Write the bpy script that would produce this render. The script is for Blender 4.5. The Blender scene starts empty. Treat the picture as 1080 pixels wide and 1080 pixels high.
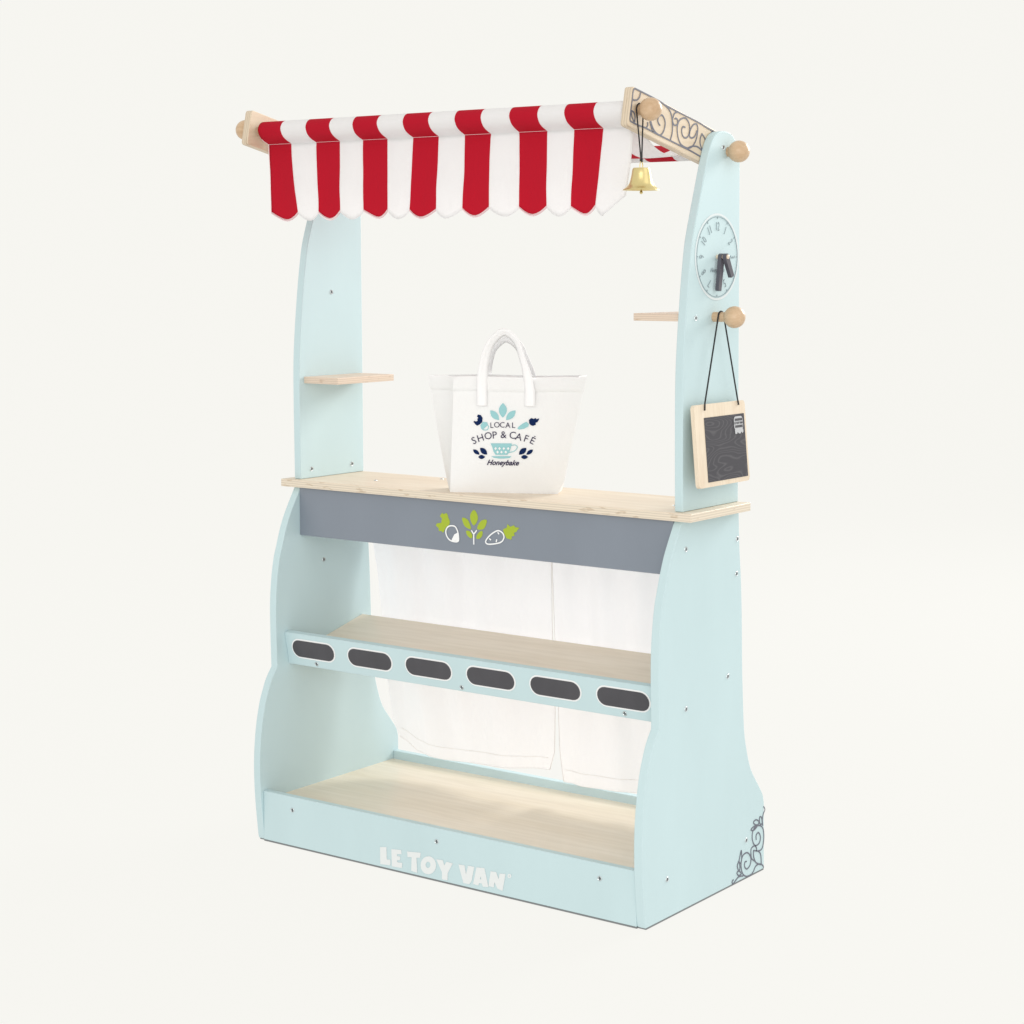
import bpy, bmesh, math, random
from mathutils import Vector, Matrix
random.seed(4)
scene = bpy.context.scene
col = scene.collection
# ------------------------------------------------------------------ camera
cam_d = bpy.data.cameras.new("camera"); cam = bpy.data.objects.new("camera", cam_d); col.objects.link(cam)
scene.camera = cam
F_PX, CAM, YAW, PITCH, SHIFT = 2054.88, (1.7511, -1.8313, 0.7531), 0.6307, 0.0785, -98.72
cam_d.sensor_width = 36; cam_d.lens = F_PX / 1080 * 36; cam_d.shift_y = SHIFT / 1080
cam_d.clip_start = .05; cam_d.clip_end = 100
cam.location = CAM; cam.rotation_euler = (math.pi/2 - PITCH, 0, YAW)
# ------------------------------------------------------------------ world and lamps
BG = (.930, .922, .879, 1)
w = bpy.data.worlds.new("World"); scene.world = w; w.use_nodes = True
w.node_tree.nodes["Background"].inputs[0].default_value = BG
w.node_tree.nodes["Background"].inputs[1].default_value = 1.0
def area(name, loc, target, size, power, color=(1, .98, .95)):
    l = bpy.data.lights.new(name, 'AREA'); l.shape = 'SQUARE'; l.size = size; l.energy = power; l.color = color
    o = bpy.data.objects.new(name, l); col.objects.link(o); o.location = loc
    o.rotation_euler = (Vector(target) - Vector(loc)).to_track_quat('-Z', 'Y').to_euler(); return o
area("softbox_right", (3.4, .2, 2.6), (.3, .1, .4), 2.4, 12)
area("softbox_back", (.95, 2.8, 1.7), (.3, .2, .2), 1.0, 70)
area("fill_front", (2.1, -2.8, 1.2), (.2, .1, .35), 2.0, 32)  # added fill lamp, brightens the inside of the stand
scene.view_settings.view_transform = 'Standard'; scene.view_settings.look = 'None'
scene.view_settings.exposure = 0; scene.view_settings.gamma = 1; scene.view_settings.use_curve_mapping = False
scene.cycles.max_bounces = 8

# ------------------------------------------------------------------ materials
def mat(name, color, rough=.5, metal=0, coat=0, build=None, trans=0, spec=.5):
    m = bpy.data.materials.new(name); m.use_nodes = True; nt = m.node_tree; b = nt.nodes["Principled BSDF"]
    b.inputs["Base Color"].default_value = (*color, 1); b.inputs["Roughness"].default_value = rough
    b.inputs["Metallic"].default_value = metal; b.inputs["Coat Weight"].default_value = coat
    b.inputs["Coat Roughness"].default_value = .2; b.inputs["Specular IOR Level"].default_value = spec
    if build: build(nt, b)
    if trans:
        t = nt.nodes.new("ShaderNodeBsdfTranslucent"); t.inputs[0].default_value = (*color, 1)
        x = nt.nodes.new("ShaderNodeMixShader"); x.inputs[0].default_value = trans
        nt.links.new(b.outputs[0], x.inputs[1]); nt.links.new(t.outputs[0], x.inputs[2])
        nt.links.new(x.outputs[0], nt.nodes["Material Output"].inputs[0])
    return m
def noise(nt, scale, detail=3, stretch=(1, 1, 1), rough=.5):
    tc = nt.nodes.new("ShaderNodeTexCoord"); mp = nt.nodes.new("ShaderNodeMapping"); mp.inputs["Scale"].default_value = stretch
    n = nt.nodes.new("ShaderNodeTexNoise"); n.inputs["Scale"].default_value = scale; n.inputs["Detail"].default_value = detail
    n.inputs["Roughness"].default_value = rough
    nt.links.new(tc.outputs["Object"], mp.inputs[0]); nt.links.new(mp.outputs[0], n.inputs[0]); return n
def ramp(nt, src, a, b, p0=.3, p1=.7):
    r = nt.nodes.new("ShaderNodeValToRGB"); r.color_ramp.elements[0].position = p0; r.color_ramp.elements[1].position = p1
    r.color_ramp.elements[0].color = (*a, 1); r.color_ramp.elements[1].color = (*b, 1); nt.links.new(src, r.inputs[0]); return r
def bump(nt, b, src, strength, dist=.0005):
    n = nt.nodes.new("ShaderNodeBump"); n.inputs["Strength"].default_value = strength; n.inputs["Distance"].default_value = dist
    nt.links.new(src, n.inputs["Height"]); nt.links.new(n.outputs[0], b.inputs["Normal"])
def mulc(c, k): return tuple(min(1, x*k) for x in c)
def paint(c, amt=.035, scale=9):
    def f(nt, b):
        n = noise(nt, scale, 4, (1, 1, .35)); r = ramp(nt, n.outputs[0], mulc(c, 1-amt), mulc(c, 1+amt*.6))
        nt.links.new(r.outputs[0], b.inputs["Base Color"])
        g = noise(nt, 420, 3, (1, 1, .12)); bump(nt, b, g.outputs[0], .12, .0004)
    return f
def grain(c, c2, axis, scale=26, bands=None, line=.2):
    # birch face grain running along `axis`; bands=(axis, thickness): ply layers on the faces that show the thickness
    def f(nt, b):
        st = [1, 1, 1]; st[axis] = .09
        n = noise(nt, scale, 6, st, .62); n2 = noise(nt, scale*6, 3, [s if s < 1 else 1 for s in st], .5)
        r = ramp(nt, n.outputs[0], c2, c, .34, .62)
        r2 = ramp(nt, n2.outputs[0], (.93, .92, .90), (1, 1, 1), .35, .6)
        mx = nt.nodes.new("ShaderNodeMix"); mx.data_type = 'RGBA'; mx.blend_type = 'MULTIPLY'; mx.inputs[0].default_value = 1
        nt.links.new(r.outputs[0], mx.inputs[6]); nt.links.new(r2.outputs[0], mx.inputs[7]); out = mx.outputs[2]
        if bands:
            ax, th, off = bands
            tc = nt.nodes.new("ShaderNodeTexCoord"); sp = nt.nodes.new("ShaderNodeSeparateXYZ"); nt.links.new(tc.outputs["Object"], sp.inputs[0])
            m1 = nt.nodes.new("ShaderNodeMath"); m1.operation = 'MULTIPLY_ADD'; m1.inputs[1].default_value = 3.5/th; m1.inputs[2].default_value = -off*3.5/th+.25
            nt.links.new(sp.outputs[ax], m1.inputs[0])
            nz = noise(nt, 60, 2); m1b = nt.nodes.new("ShaderNodeMath"); m1b.operation = 'MULTIPLY_ADD'; m1b.inputs[1].default_value = .22
            nt.links.new(nz.outputs[0], m1b.inputs[0]); nt.links.new(m1.outputs[0], m1b.inputs[2])
            fr = nt.nodes.new("ShaderNodeMath"); fr.operation = 'PINGPONG'; fr.inputs[1].default_value = .5; nt.links.new(m1b.outputs[0], fr.inputs[0])
            rr = ramp(nt, fr.outputs[0], mulc(c, .76), mulc(c, .95), .06, .30)
            spk = noise(nt, 240, 2, [.25 if k != ax else 1 for k in range(3)]); rs = ramp(nt, spk.outputs[0], (.80, .74, .68), (1, 1, 1), .28, .38)
            m3 = nt.nodes.new("ShaderNodeMix"); m3.data_type = 'RGBA'; m3.blend_type = 'MULTIPLY'; m3.inputs[0].default_value = 1
            nt.links.new(rr.outputs[0], m3.inputs[6]); nt.links.new(rs.outputs[0], m3.inputs[7])
            s2 = nt.nodes.new("ShaderNodeSeparateXYZ"); nt.links.new(tc.outputs["Normal"], s2.inputs[0])
            ab = nt.nodes.new("ShaderNodeMath"); ab.operation = 'ABSOLUTE'; nt.links.new(s2.outputs[ax], ab.inputs[0])
            lt = nt.nodes.new("ShaderNodeMath"); lt.operation = 'LESS_THAN'; lt.inputs[1].default_value = .5; nt.links.new(ab.outputs[0], lt.inputs[0])
            m2 = nt.nodes.new("ShaderNodeMix"); m2.data_type = 'RGBA'; nt.links.new(lt.outputs[0], m2.inputs[0])
            nt.links.new(out, m2.inputs[6]); nt.links.new(m3.outputs[2], m2.inputs[7]); out = m2.outputs[2]
        nt.links.new(out, b.inputs["Base Color"]); bump(nt, b, n2.outputs[0], .1, .0003)
    return f
def cloth(scale, s=.35, dist=.0004):
    def f(nt, b):
        n = noise(nt, scale, 2); m = noise(nt, 26, 5, (1, 1, .45), .6); bump(nt, b, n.outputs[0], s, dist)
        b1 = b.inputs["Normal"].links[0].from_node; b2 = nt.nodes.new("ShaderNodeBump"); b2.inputs["Strength"].default_value = .45; b2.inputs["Distance"].default_value = .006
        nt.links.new(m.outputs[0], b2.inputs["Height"]); nt.links.new(b2.outputs[0], b1.inputs["Normal"])
    return f
MINT, BIRCH, BIRCH2 = (.534, .680, .714), (.80, .70, .57), (.74, .62, .48)
M = dict(
 mint=mat("mint_paint", MINT, .55, 0, 0, paint(MINT)),
 slate=mat("slate_paint", (.215, .245, .295), .45, 0, .05, paint((.215, .245, .295), .05)),
 ply_top=mat("birch_counter", BIRCH, .45, 0, .08, grain(BIRCH, BIRCH2, 0, 26, (2, .0099, .4602))),
 ply_deck=mat("birch_deck", (.80, .71, .58), .3, 0, .35, grain((.80, .71, .58), (.74, .64, .49), 0, 22)),
 ply_shelf=mat("birch_shelf", (.86, .75, .61), .3, 0, .4, grain((.86, .75, .61), (.79, .67, .52), 0, 22)),
 ply_small=mat("birch_small_shelf", (.72, .56, .43), .45, 0, .1, grain((.76, .62, .50), (.68, .53, .40), 0, 40, (2, .0085, .5975))),
 ply_arm=mat("birch_arm", (.72, .6, .46), .5, 0, 0, grain((.70, .58, .44), (.63, .51, .37), 1, 36, (0, .0105, .0113))),
 ply_frame=mat("birch_frame", (.78, .67, .53), .45, 0, .1, grain((.78, .67, .53), (.73, .60, .46), 2, 60)),
 knob=mat("beech_knob", (.62, .44, .28), .42, 0, .15, grain((.63, .45, .29), (.52, .35, .21), 0, 60)),
 ink=mat("slate_ink", (.14, .145, .185), .6), label_black=mat("blackboard_paint", (.062, .060, .070), .55, build=paint((.062, .060, .070), .12, 40)),
 white_ink=mat("white_ink", (.86, .87, .88), .5), letter=mat("pale_ink", (.74, .77, .78), .6),
 emblem=mat("faded_white_ink", (.50, .51, .53), .8), ring=mat("pale_clock_ink", (.66, .72, .74), .5), clock_ink=mat("grey_clock_ink", (.27, .33, .36), .6),
 green=mat("green_ink", (.36, .46, .025), .6), hand=mat("slate_hand", (.085, .08, .10), .38),
 screw=mat("zinc_screw", (.62, .66, .68), .3, .85), dark=mat("screw_recess", (.10, .12, .13), .6),
 cord=mat("black_cord", (.012, .012, .014), .7), brass=mat("brass", (.72, .60, .29), .33, 1),
 red=mat("red_cloth", (.58, .009, .030), .85, build=cloth(1500), trans=.3, spec=.2),
 white=mat("white_cloth", (.92, .91, .92), .9, build=cloth(1500), trans=.3, spec=.2),
 stitch=mat("white_thread", (.86, .72, .74), .9), curtain=mat("curtain_cloth", (.91, .91, .945), .9, build=cloth(1200, .2), trans=.34, spec=.1),
 bag=mat("bag_cloth", (.92, .92, .925), .9, build=cloth(1600, .3), trans=.10, spec=.1),
 strap=mat("bag_strap", (.92, .915, .93), .9, build=cloth(1800, .3), spec=.1),
 teal=mat("teal_ink", (.30, .57, .60), .9), navy=mat("navy_ink", (.008, .022, .085), .95, spec=.05), plum=mat("dark_lettering", (.040, .03, .075), .95, spec=.05),
)
def board_build(nt, b):
    tc = nt.nodes.new("ShaderNodeTexCoord"); mp = nt.nodes.new("ShaderNodeMapping"); mp.inputs["Scale"].default_value = (1, .5, 1.9)
    nt.links.new(tc.outputs["Object"], mp.inputs[0])
    n = nt.nodes.new("ShaderNodeTexNoise"); n.inputs["Scale"].default_value = 17; n.inputs["Detail"].default_value = 1.5; nt.links.new(mp.outputs[0], n.inputs[0])
    m = nt.nodes.new("ShaderNodeMath"); m.operation = 'MULTIPLY'; m.inputs[1].default_value = 24; nt.links.new(n.outputs[0], m.inputs[0])
    fr = nt.nodes.new("ShaderNodeMath"); fr.operation = 'PINGPONG'; fr.inputs[1].default_value = .5; nt.links.new(m.outputs[0], fr.inputs[0])
    r = ramp(nt, fr.outputs[0], (.082, .080, .090), (.042, .040, .050), .0, .2); nt.links.new(r.outputs[0], b.inputs["Base Color"])
    n3 = noise(nt, 500, 2, (1, .1, 1)); bump(nt, b, n3.outputs[0], .4, .0003)
M['chalk'] = mat("chalkboard_stain", (.07, .07, .08), .7, build=board_build)

# ------------------------------------------------------------------ helpers
ROOT = {}
def root(name, loc, label, cat, rz=0, group=None):
    o = bpy.data.objects.new(name, None); o.empty_display_size = .05; col.objects.link(o)
    o.location = loc; o.rotation_euler = (0, 0, rz); o["label"] = label; o["category"] = cat
    if group: o["group"] = group
    ROOT[o.name] = Matrix.Translation(loc) @ Matrix.Rotation(rz, 4, 'Z'); return o
def base_matrix(p):
    while p.parent: p = p.parent
    return ROOT.get(p.name, Matrix())
def link(name, me, mats, parent=None, bevel=0, seg=2, smooth=40, local=False, label=None):
    """local=False: mesh given in scene coordinates"""
    if parent is not None and not local: me.transform(base_matrix(parent).inverted())
    for m in (mats if isinstance(mats, list) else [mats]): me.materials.append(M[m])
    if smooth:
        for p in me.polygons: p.use_smooth = True
        me.set_sharp_from_angle(angle=math.radians(smooth))
    o = bpy.data.objects.new(name, me); col.objects.link(o)
    if parent is not None: o.parent = parent
    if bevel:
        b = o.modifiers.new("bevel", 'BEVEL'); b.width = bevel; b.segments = seg; b.limit_method = 'ANGLE'; b.angle_limit = math.radians(40); b.harden_normals = True
    if label: o["label"] = label
    return o
def bm_mesh(bm, name="m"):
    me = bpy.data.meshes.new(name); bmesh.ops.recalc_face_normals(bm, faces=bm.faces); bm.to_mesh(me); bm.free(); return me
def box(bm, x0, x1, y0, y1, z0, z1):
    v = [bm.verts.new((x, y, z)) for x in (x0, x1) for y in (y0, y1) for z in (z0, z1)]
    for f in ((0, 1, 3, 2), (4, 6, 7, 5), (0, 4, 5, 1), (2, 3, 7, 6), (0, 2, 6, 4), (1, 5, 7, 3)): bm.faces.new([v[i] for i in f])
    return v
def boxme(*a):
    bm = bmesh.new(); box(bm, *a); return bm_mesh(bm)
def prism_x(pts, x0, x1):
    bm = bmesh.new(); a = [bm.verts.new((x0, y, z)) for y, z in pts]; b = [bm.verts.new((x1, y, z)) for y, z in pts]
    n = len(pts); bm.faces.new(a); bm.faces.new(b[::-1])
    for i in range(n): bm.faces.new((a[i], a[(i+1) % n], b[(i+1) % n], b[i]))
    return bm_mesh(bm)
def catmull(P, k=4, closed=False):
    n = len(P); out = []
    rng = range(n if closed else n-1)
    for i in rng:
        g = (lambda j: P[j % n]) if closed else (lambda j: P[max(0, min(n-1, j))])
        p0, p1, p2, p3 = g(i-1), g(i), g(i+1), g(i+2)
        for s in range(k):
            t = s/k
            out.append(tuple(.5*((2*b)+(-a+c)*t+(2*a-5*b+4*c-d)*t*t+(-a+3*b-3*c+d)*t**3) for a, b, c, d in zip(p0, p1, p2, p3)))
    if not closed: out.append(tuple(P[-1]))
    return out
def lathe(prof, segs=28):
    """prof: (radius, height) about +Z"""
    bm = bmesh.new(); rings = []
    for r, h in prof:
        rings.append([bm.verts.new((0, 0, h))] if r < 1e-6 else [bm.verts.new((r*math.cos(2*math.pi*i/segs), r*math.sin(2*math.pi*i/segs), h)) for i in range(segs)])
    for a, b in zip(rings, rings[1:]):
        for i in range(segs):
            j = (i+1) % segs
            if len(a) == 1 and len(b) == 1: continue
            if len(a) == 1: bm.faces.new((a[0], b[i], b[j]))
            elif len(b) == 1: bm.faces.new((a[i], a[j], b[0]))
            else: bm.faces.new((a[i], a[j], b[j], b[i]))
    return bm_mesh(bm)
def tube(P, r, segs=8, bm=None):
    own = bm is None
    if own: bm = bmesh.new()
    P = [Vector(p) for p in P]; rings = []; up = None
    for i, p in enumerate(P):
        d = (P[min(i+1, len(P)-1)] - P[max(i-1, 0)]).normalized()
        if up is None: up = d.orthogonal().normalized()
        up = (up - d*up.dot(d)).normalized(); s = d.cross(up)
        rings.append([bm.verts.new(p + (up*math.cos(2*math.pi*k/segs) + s*math.sin(2*math.pi*k/segs))*r) for k in range(segs)])
    for a, b in zip(rings, rings[1:]):
        for k in range(segs): bm.faces.new((a[k], a[(k+1) % segs], b[(k+1) % segs], b[k]))
    bm.faces.new(rings[0][::-1]); bm.faces.new(rings[-1])
    return bm_mesh(bm) if own else None
def flat(loops, depth=.0003, grow=0):
    """filled 2D outlines (holes by nesting) as a thin solid mesh in XY, thickness along Z from 0"""
    cu = bpy.data.curves.new("c", 'CURVE'); cu.dimensions = '2D'; cu.fill_mode = 'BOTH'; cu.extrude = depth/2; cu.offset = grow
    for L in loops:
        s = cu.splines.new('POLY'); s.points.add(len(L)-1); s.use_cyclic_u = True
        for p, q in zip(s.points, L): p.co = (q[0], q[1], 0, 1)
    return curve_mesh(cu, depth)
def curve_mesh(cu, depth):
    o = bpy.data.objects.new("tmp", cu); col.objects.link(o)
    dg = bpy.context.evaluated_depsgraph_get(); me = bpy.data.meshes.new_from_object(o.evaluated_get(dg))
    bpy.data.objects.remove(o); me.transform(Matrix.Translation((0, 0, depth/2))); me.materials.clear(); return me
def glyph(s, size, rot=0, at=(0, 0), shear=0, bold=0, depth=.0003, sx=1):
    cu = bpy.data.curves.new("t", 'FONT'); cu.body = s; cu.size = 1; cu.align_x = 'CENTER'; cu.align_y = 'CENTER'; cu.shear = shear
    cu.offset = bold; cu.extrude = .01; cu.resolution_u = 3
    o = bpy.data.objects.new("tmp", cu); col.objects.link(o)
    dg = bpy.context.evaluated_depsgraph_get(); me = bpy.data.meshes.new_from_object(o.evaluated_get(dg)); bpy.data.objects.remove(o)
    me.materials.clear()
    me.transform(Matrix.Translation((at[0], at[1], depth/2)) @ Matrix.Rotation(rot, 4, 'Z') @ Matrix.Diagonal((size*sx, size, depth/.02, 1)))
    return me
def strokes(lines, width, depth=.0003, smooth=5):
    bm = bmesh.new()
    for k, L in enumerate(lines):
        closed = len(L) > 3 and L[0] == L[-1]
        P = catmull(L[:-1] if closed else L, smooth, closed) if len(L) > 2 else list(L)
        Q = []
        for p in P:
            if not Q or (Vector(p)-Vector(Q[-1])).length > width*.15: Q.append(p)
        P = [Vector(p) for p in Q]; n = len(P); row = []
        h = depth*(1+.02*(k % 7))
        for i, p in enumerate(P):
            a = P[(i-1) % n] if closed else P[max(i-1, 0)]; b = P[(i+1) % n] if closed else P[min(i+1, n-1)]
            d = (b-a).normalized(); nn = Vector((-d.y, d.x))*width/2
            if not closed and i == 0: p = p - d*width*.3
            if not closed and i == n-1: p = p + d*width*.3
            row.append([bm.verts.new((q.x, q.y, z)) for q in (p+nn, p-nn) for z in (0, h)])
        for i in range(n if closed else n-1):
            a, b = row[i], row[(i+1) % n]
            for x, y in ((0, 1), (1, 3), (3, 2), (2, 0)): bm.faces.new((a[x], a[y], b[y], b[x]))
        if not closed:
            for a in (row[0], row[-1]): bm.faces.new((a[0], a[1], a[3], a[2]))
    return bm_mesh(bm)
def join(mes):
    bm = bmesh.new()
    for me in mes: bm.from_mesh(me)
    out = bpy.data.meshes.new("j"); bm.to_mesh(out); bm.free(); return out
def frame(o, ex, ey): # matrix with local x -> ex, y -> ey
    ex = Vector(ex).normalized(); ey = Vector(ey).normalized(); ez = ex.cross(ey); m = Matrix((ex, ey, ez)).transposed().to_4x4(); m.translation = Vector(o); return m
def put(me, m): me.transform(m); return me
def D4(L): return [[(a/1e4, b/1e4) for a, b in s] for s in L]
# traced outlines of the printed pictures, tenths of a millimetre
ARM_SCROLL = [[(-118,9460),(223,9392),(400,9353),(520,9319),(747,9270),(978,9225),(1276,9163),(1387,9133),(1565,9090),(1695,9065)],[(-118,9460),(-153,9427),(-173,9323),(-201,9207),(-214,9115),(-171,9091),(-21,9061),(110,9042),(315,8995),(614,8933),(890,8875),(1076,8836),(1313,8778),(1425,8755)],[(-3,9418),(-24,9371),(-81,9336),(-159,9335)],[(-187,9215),(-137,9196),(-115,9151),(-119,9098)],[(-191,9207),(-176,9147),(-128,9097)],[(400,9353),(520,9315),(610,9266),(657,9198),(673,9105),(666,9018),(629,8937)],[(211,9125),(241,9072),(300,9014),(404,8980),(478,9023),(515,9103),(499,9165),(446,9205),(387,9189),(358,9149),(373,9111),(406,9089)],[(145,9105),(150,9075),(117,9042)],[(196,9116),(226,9056),(256,9011)],[(777,9261),(717,9241),(687,9200),(672,9160),(703,9114),(749,9109),(786,9135),(778,9174),(748,9188),(725,9179)],[(948,9097),(902,9102),(872,9061),(896,8999),(965,8978),(1027,9014),(1049,9086),(1033,9149),(978,9194),(916,9202),(824,9169),(779,9103),(780,9024),(812,8947),(874,8894),(1006,8865),(1107,8889),(1184,8957),(1222,9039),(1229,9112),(1197,9150),(1134,9138),(1080,9095),(1050,9046),(1051,8998),(1105,8985),(1168,9012),(1206,9070)],[(1006,8864),(1091,8888),(1201,8894),(1280,8873),(1344,8836)],[(1325,9045),(1286,8986),(1287,8922),(1328,8868)],[(1325,9045),(1390,8992),(1406,8936),(1375,8886)],[(1565,9090),(1485,9021),(1422,8953),(1391,8911)]]
CORNER_SCROLL = [[(2763,809),(2793,764),(2754,717),(2733,644),(2745,574)],[(2580,435),(2579,491),(2635,511),(2688,443),(2660,372),(2560,363),(2492,435),(2479,526),(2533,591),(2655,595),(2746,540),(2775,444),(2762,336),(2718,279),(2628,279),(2516,312)],[(2577,603),(2510,613),(2444,590),(2511,568),(2589,589)],[(2509,674),(2575,686),(2643,648),(2621,614),(2543,633),(2509,674)],[(2664,699),(2710,683),(2729,611),(2689,598),(2661,638),(2664,699)],[(2537,368),(2460,354),(2450,290),(2474,218),(2564,162)],[(2516,312),(2518,240),(2575,148),(2699,88)],[(2628,279),(2697,218),(2717,90)],[(2549,365),(2594,321),(2583,290)],[(2342,218),(2298,218),(2295,163),(2355,120),(2431,151),(2452,223),(2406,295),(2340,328),(2253,317),(2210,251),(2212,162),(2257,79),(2345,29),(2456,23),(2521,50),(2565,95),(2654,106),(2745,71),(2775,32)],[(2019,69),(1987,56),(2009,23),(2063,42),(2148,74),(2257,57)],[(2208,389),(2176,325),(2156,264),(2200,231),(2220,292),(2208,389)],[(2145,267),(2113,220),(2147,146)],[(2156,259),(2179,193),(2169,140)],[(2104,135),(2158,143),(2213,96),(2148,91),(2104,135)]]
EMB_GREEN = [[(3012,4514),(3064,4464),(3072,4392),(3012,4315),(2959,4383),(2959,4456)],[(2831,4404),(2921,4380),(2966,4287),(2951,4268),(2876,4292),(2838,4350)],[(3209,4405),(3203,4348),(3161,4285),(3072,4272),(3072,4320),(3132,4391)],[(2894,4245),(2951,4238),(2989,4193),(2974,4153),(2921,4175),(2894,4209)],[(3143,4259),(3143,4205),(3101,4160),(3049,4159),(3064,4211),(3109,4251)],[(2518,4440),(2533,4423),(2580,4441),(2602,4416),(2615,4375),(2633,4346),(2625,4297),(2571,4256),(2548,4217),(2525,4189),(2502,4208),(2460,4204),(2456,4241),(2414,4268),(2433,4300),(2495,4311),(2502,4342),(2510,4367),(2479,4395)],[(3531,4378),(3567,4347),(3626,4370),(3640,4347),(3706,4344),(3676,4314),(3662,4290),(3626,4275),(3636,4240),(3596,4231),(3586,4188),(3553,4197),(3516,4200),(3472,4268),(3465,4309),(3516,4331)]]
EMB_LINES = [[(3014,4086),(3014,4219)],[(2981,4252),(3014,4217),(3057,4258)],[(2666,4288),(2724,4280),(2762,4223),(2777,4151),(2769,4102),(2708,4091),(2632,4109),(2586,4160),(2576,4220),(2610,4271),(2666,4288)],[(3391,4285),(3457,4261),(3479,4209),(3442,4152),(3354,4121),(3235,4105),(3198,4132),(3236,4189),(3310,4249),(3391,4285)],[(3387,4261),(3401,4245)],[(3258,4173),(3277,4162)],[(3369,4170),(3361,4146)]]
EMB_FILL = [[(2762,4210),(2777,4103),(2670,4100),(2670,4118),(2709,4182)]]
LETTERS = [[(2103,271),(2198,288),(2202,131),(2261,138),(2260,76),(2106,63)],[(2287,278),(2435,294),(2440,251),(2368,238),(2371,206),(2419,207),(2419,171),(2371,162),(2373,127),(2452,133),(2446,76),(2294,68)],[(2541,293),(2746,315),(2736,259),(2679,249),(2690,61),(2603,69),(2611,242),(2546,234)],[(2987,206),(2981,171),(2964,138),(2938,109),(2906,87),(2870,75),(2834,74),(2801,83),(2775,103),(2759,130),(2753,163),(2759,198),(2776,231),(2802,260),(2835,282),(2871,294),(2907,295),(2939,285),(2965,266),(2981,239)],[(2908,197),(2905,183),(2899,170),(2890,159),(2878,150),(2865,146),(2852,146),(2840,150),(2831,157),(2825,169),(2823,182),(2825,196),(2831,209),(2841,220),(2852,229),(2866,233),(2879,233),(2890,229),(2900,221),(2906,210)],[(3002,278),(3093,285),(3117,220),(3156,277),(3242,273),(3166,141),(3165,56),(3087,53),(3087,140)],[(3344,278),(3428,282),(3452,165),(3489,289),(3573,291),(3536,122),(3500,71),(3416,70)],[(3616,293),(3728,304),(3787,92),(3711,82),(3696,118),(3649,114),(3639,83),(3567,85)],[(3675,211),(3658,157),(3692,158)],[(3829,284),(3905,289),(3947,200),(3964,281),(4041,291),(3999,85),(3928,100),(3881,178),(3869,104),(3798,104)],[(4127,286),(4126,280),(4123,273),(4118,267),(4111,263),(4104,261),(4097,260),(4090,262),(4085,266),(4082,271),(4081,278),(4082,284),(4085,291),(4090,296),(4097,301),(4104,303),(4111,303),(4118,302),(4123,298),(4126,293)],[(4118,285),(4117,280),(4115,276),(4112,273),(4108,270),(4104,268),(4100,268),(4096,270),(4093,272),(4091,275),(4090,279),(4091,284),(4093,288),(4096,291),(4100,294),(4104,295),(4108,296),(4112,294),(4115,292),(4117,289)]]
BAG_TEAL = [[(671,1123),(643,1095),(623,1059),(621,1023),(633,987),(653,960),(671,943),(688,961),(708,988),(720,1024),(718,1060),(698,1096)],[(512,1029),(513,997),(523,963),(544,938),(574,921),(603,915),(624,913),(623,934),(618,962),(602,992),(578,1014),(544,1027)],[(829,1033),(796,1030),(762,1017),(737,995),(720,964),(714,935),(712,914),(734,916),(763,923),(793,940),(815,965),(827,1000)],[(387,841),(417,885),(472,881),(482,847),(427,797),(397,801)],[(854,807),(869,832),(919,872),(968,894),(998,868),(993,838),(938,808),(879,798)],[(516,620),(785,624),(780,594),(750,505),(725,480),(581,478),(556,512),(536,581)],[(526,459),(780,463),(755,441),(680,433),(621,432),(556,441)]]
BAG_TEAL_LINES = [[(780,599),(829,605),(854,576),(820,531),(755,510)],[(482,847),(490,817),(472,788),(427,787),(407,799)]]
BAG_WHITE = [[(564,557),(581,576),(598,557),(581,538)],[(614,558),(631,577),(648,558),(631,539)],[(669,558),(685,577),(702,559),(685,540)],[(723,559),(740,578),(757,560),(740,541)],[(589,513),(606,532),(623,513),(606,494)],[(639,513),(656,532),(672,514),(656,495)],[(693,514),(710,533),(727,515),(710,496)]]
BAG_NAVY = [[(294,538),(298,519),(309,499),(325,486),(345,479),(363,477),(376,478),(373,491),(367,507),(354,524),(336,535),(314,540)],[(384,561),(385,536),(394,510),(410,492),(434,482),(456,479),(473,479),(472,496),(468,518),(455,540),(436,556),(409,562)],[(359,447),(373,433),(390,423),(408,422),(425,429),(439,439),(447,448),(439,457),(425,467),(408,474),(390,472),(373,461)],[(966,569),(940,570),(913,563),(894,547),(881,524),(876,502),(874,485),(891,485),(914,489),(938,499),(955,517),(965,544)],[(1049,549),(1029,550),(1007,545),(990,534),(977,516),(970,499),(966,487),(980,486),(998,488),(1018,496),(1034,509),(1045,529)],[(899,455),(912,441),(930,431),(948,430),(966,437),(979,447),(988,456),(979,465),(966,475),(948,481),(930,480),(912,469)],[(357,976),(392,969),(414,935),(410,885),(382,855),(347,837),(322,855),(300,884),(307,897),(332,889),(352,899),(347,922),(360,934),(342,954)],[(998,917),(1027,942),(1057,931),(1082,943),(1092,928),(1126,938),(1121,919),(1107,894),(1082,884),(1085,859),(1047,844),(1023,853),(1003,873)]]
BAG_LETTER_POS = [[(531,842),(596,848),(664,849),(735,845),(805,846)],[(307,647),(389,680),(486,709),(566,720),(680,726),(795,721),(871,702),(963,681),(1042,657)],[(665,378),(461,353),(869,413)]]

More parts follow.
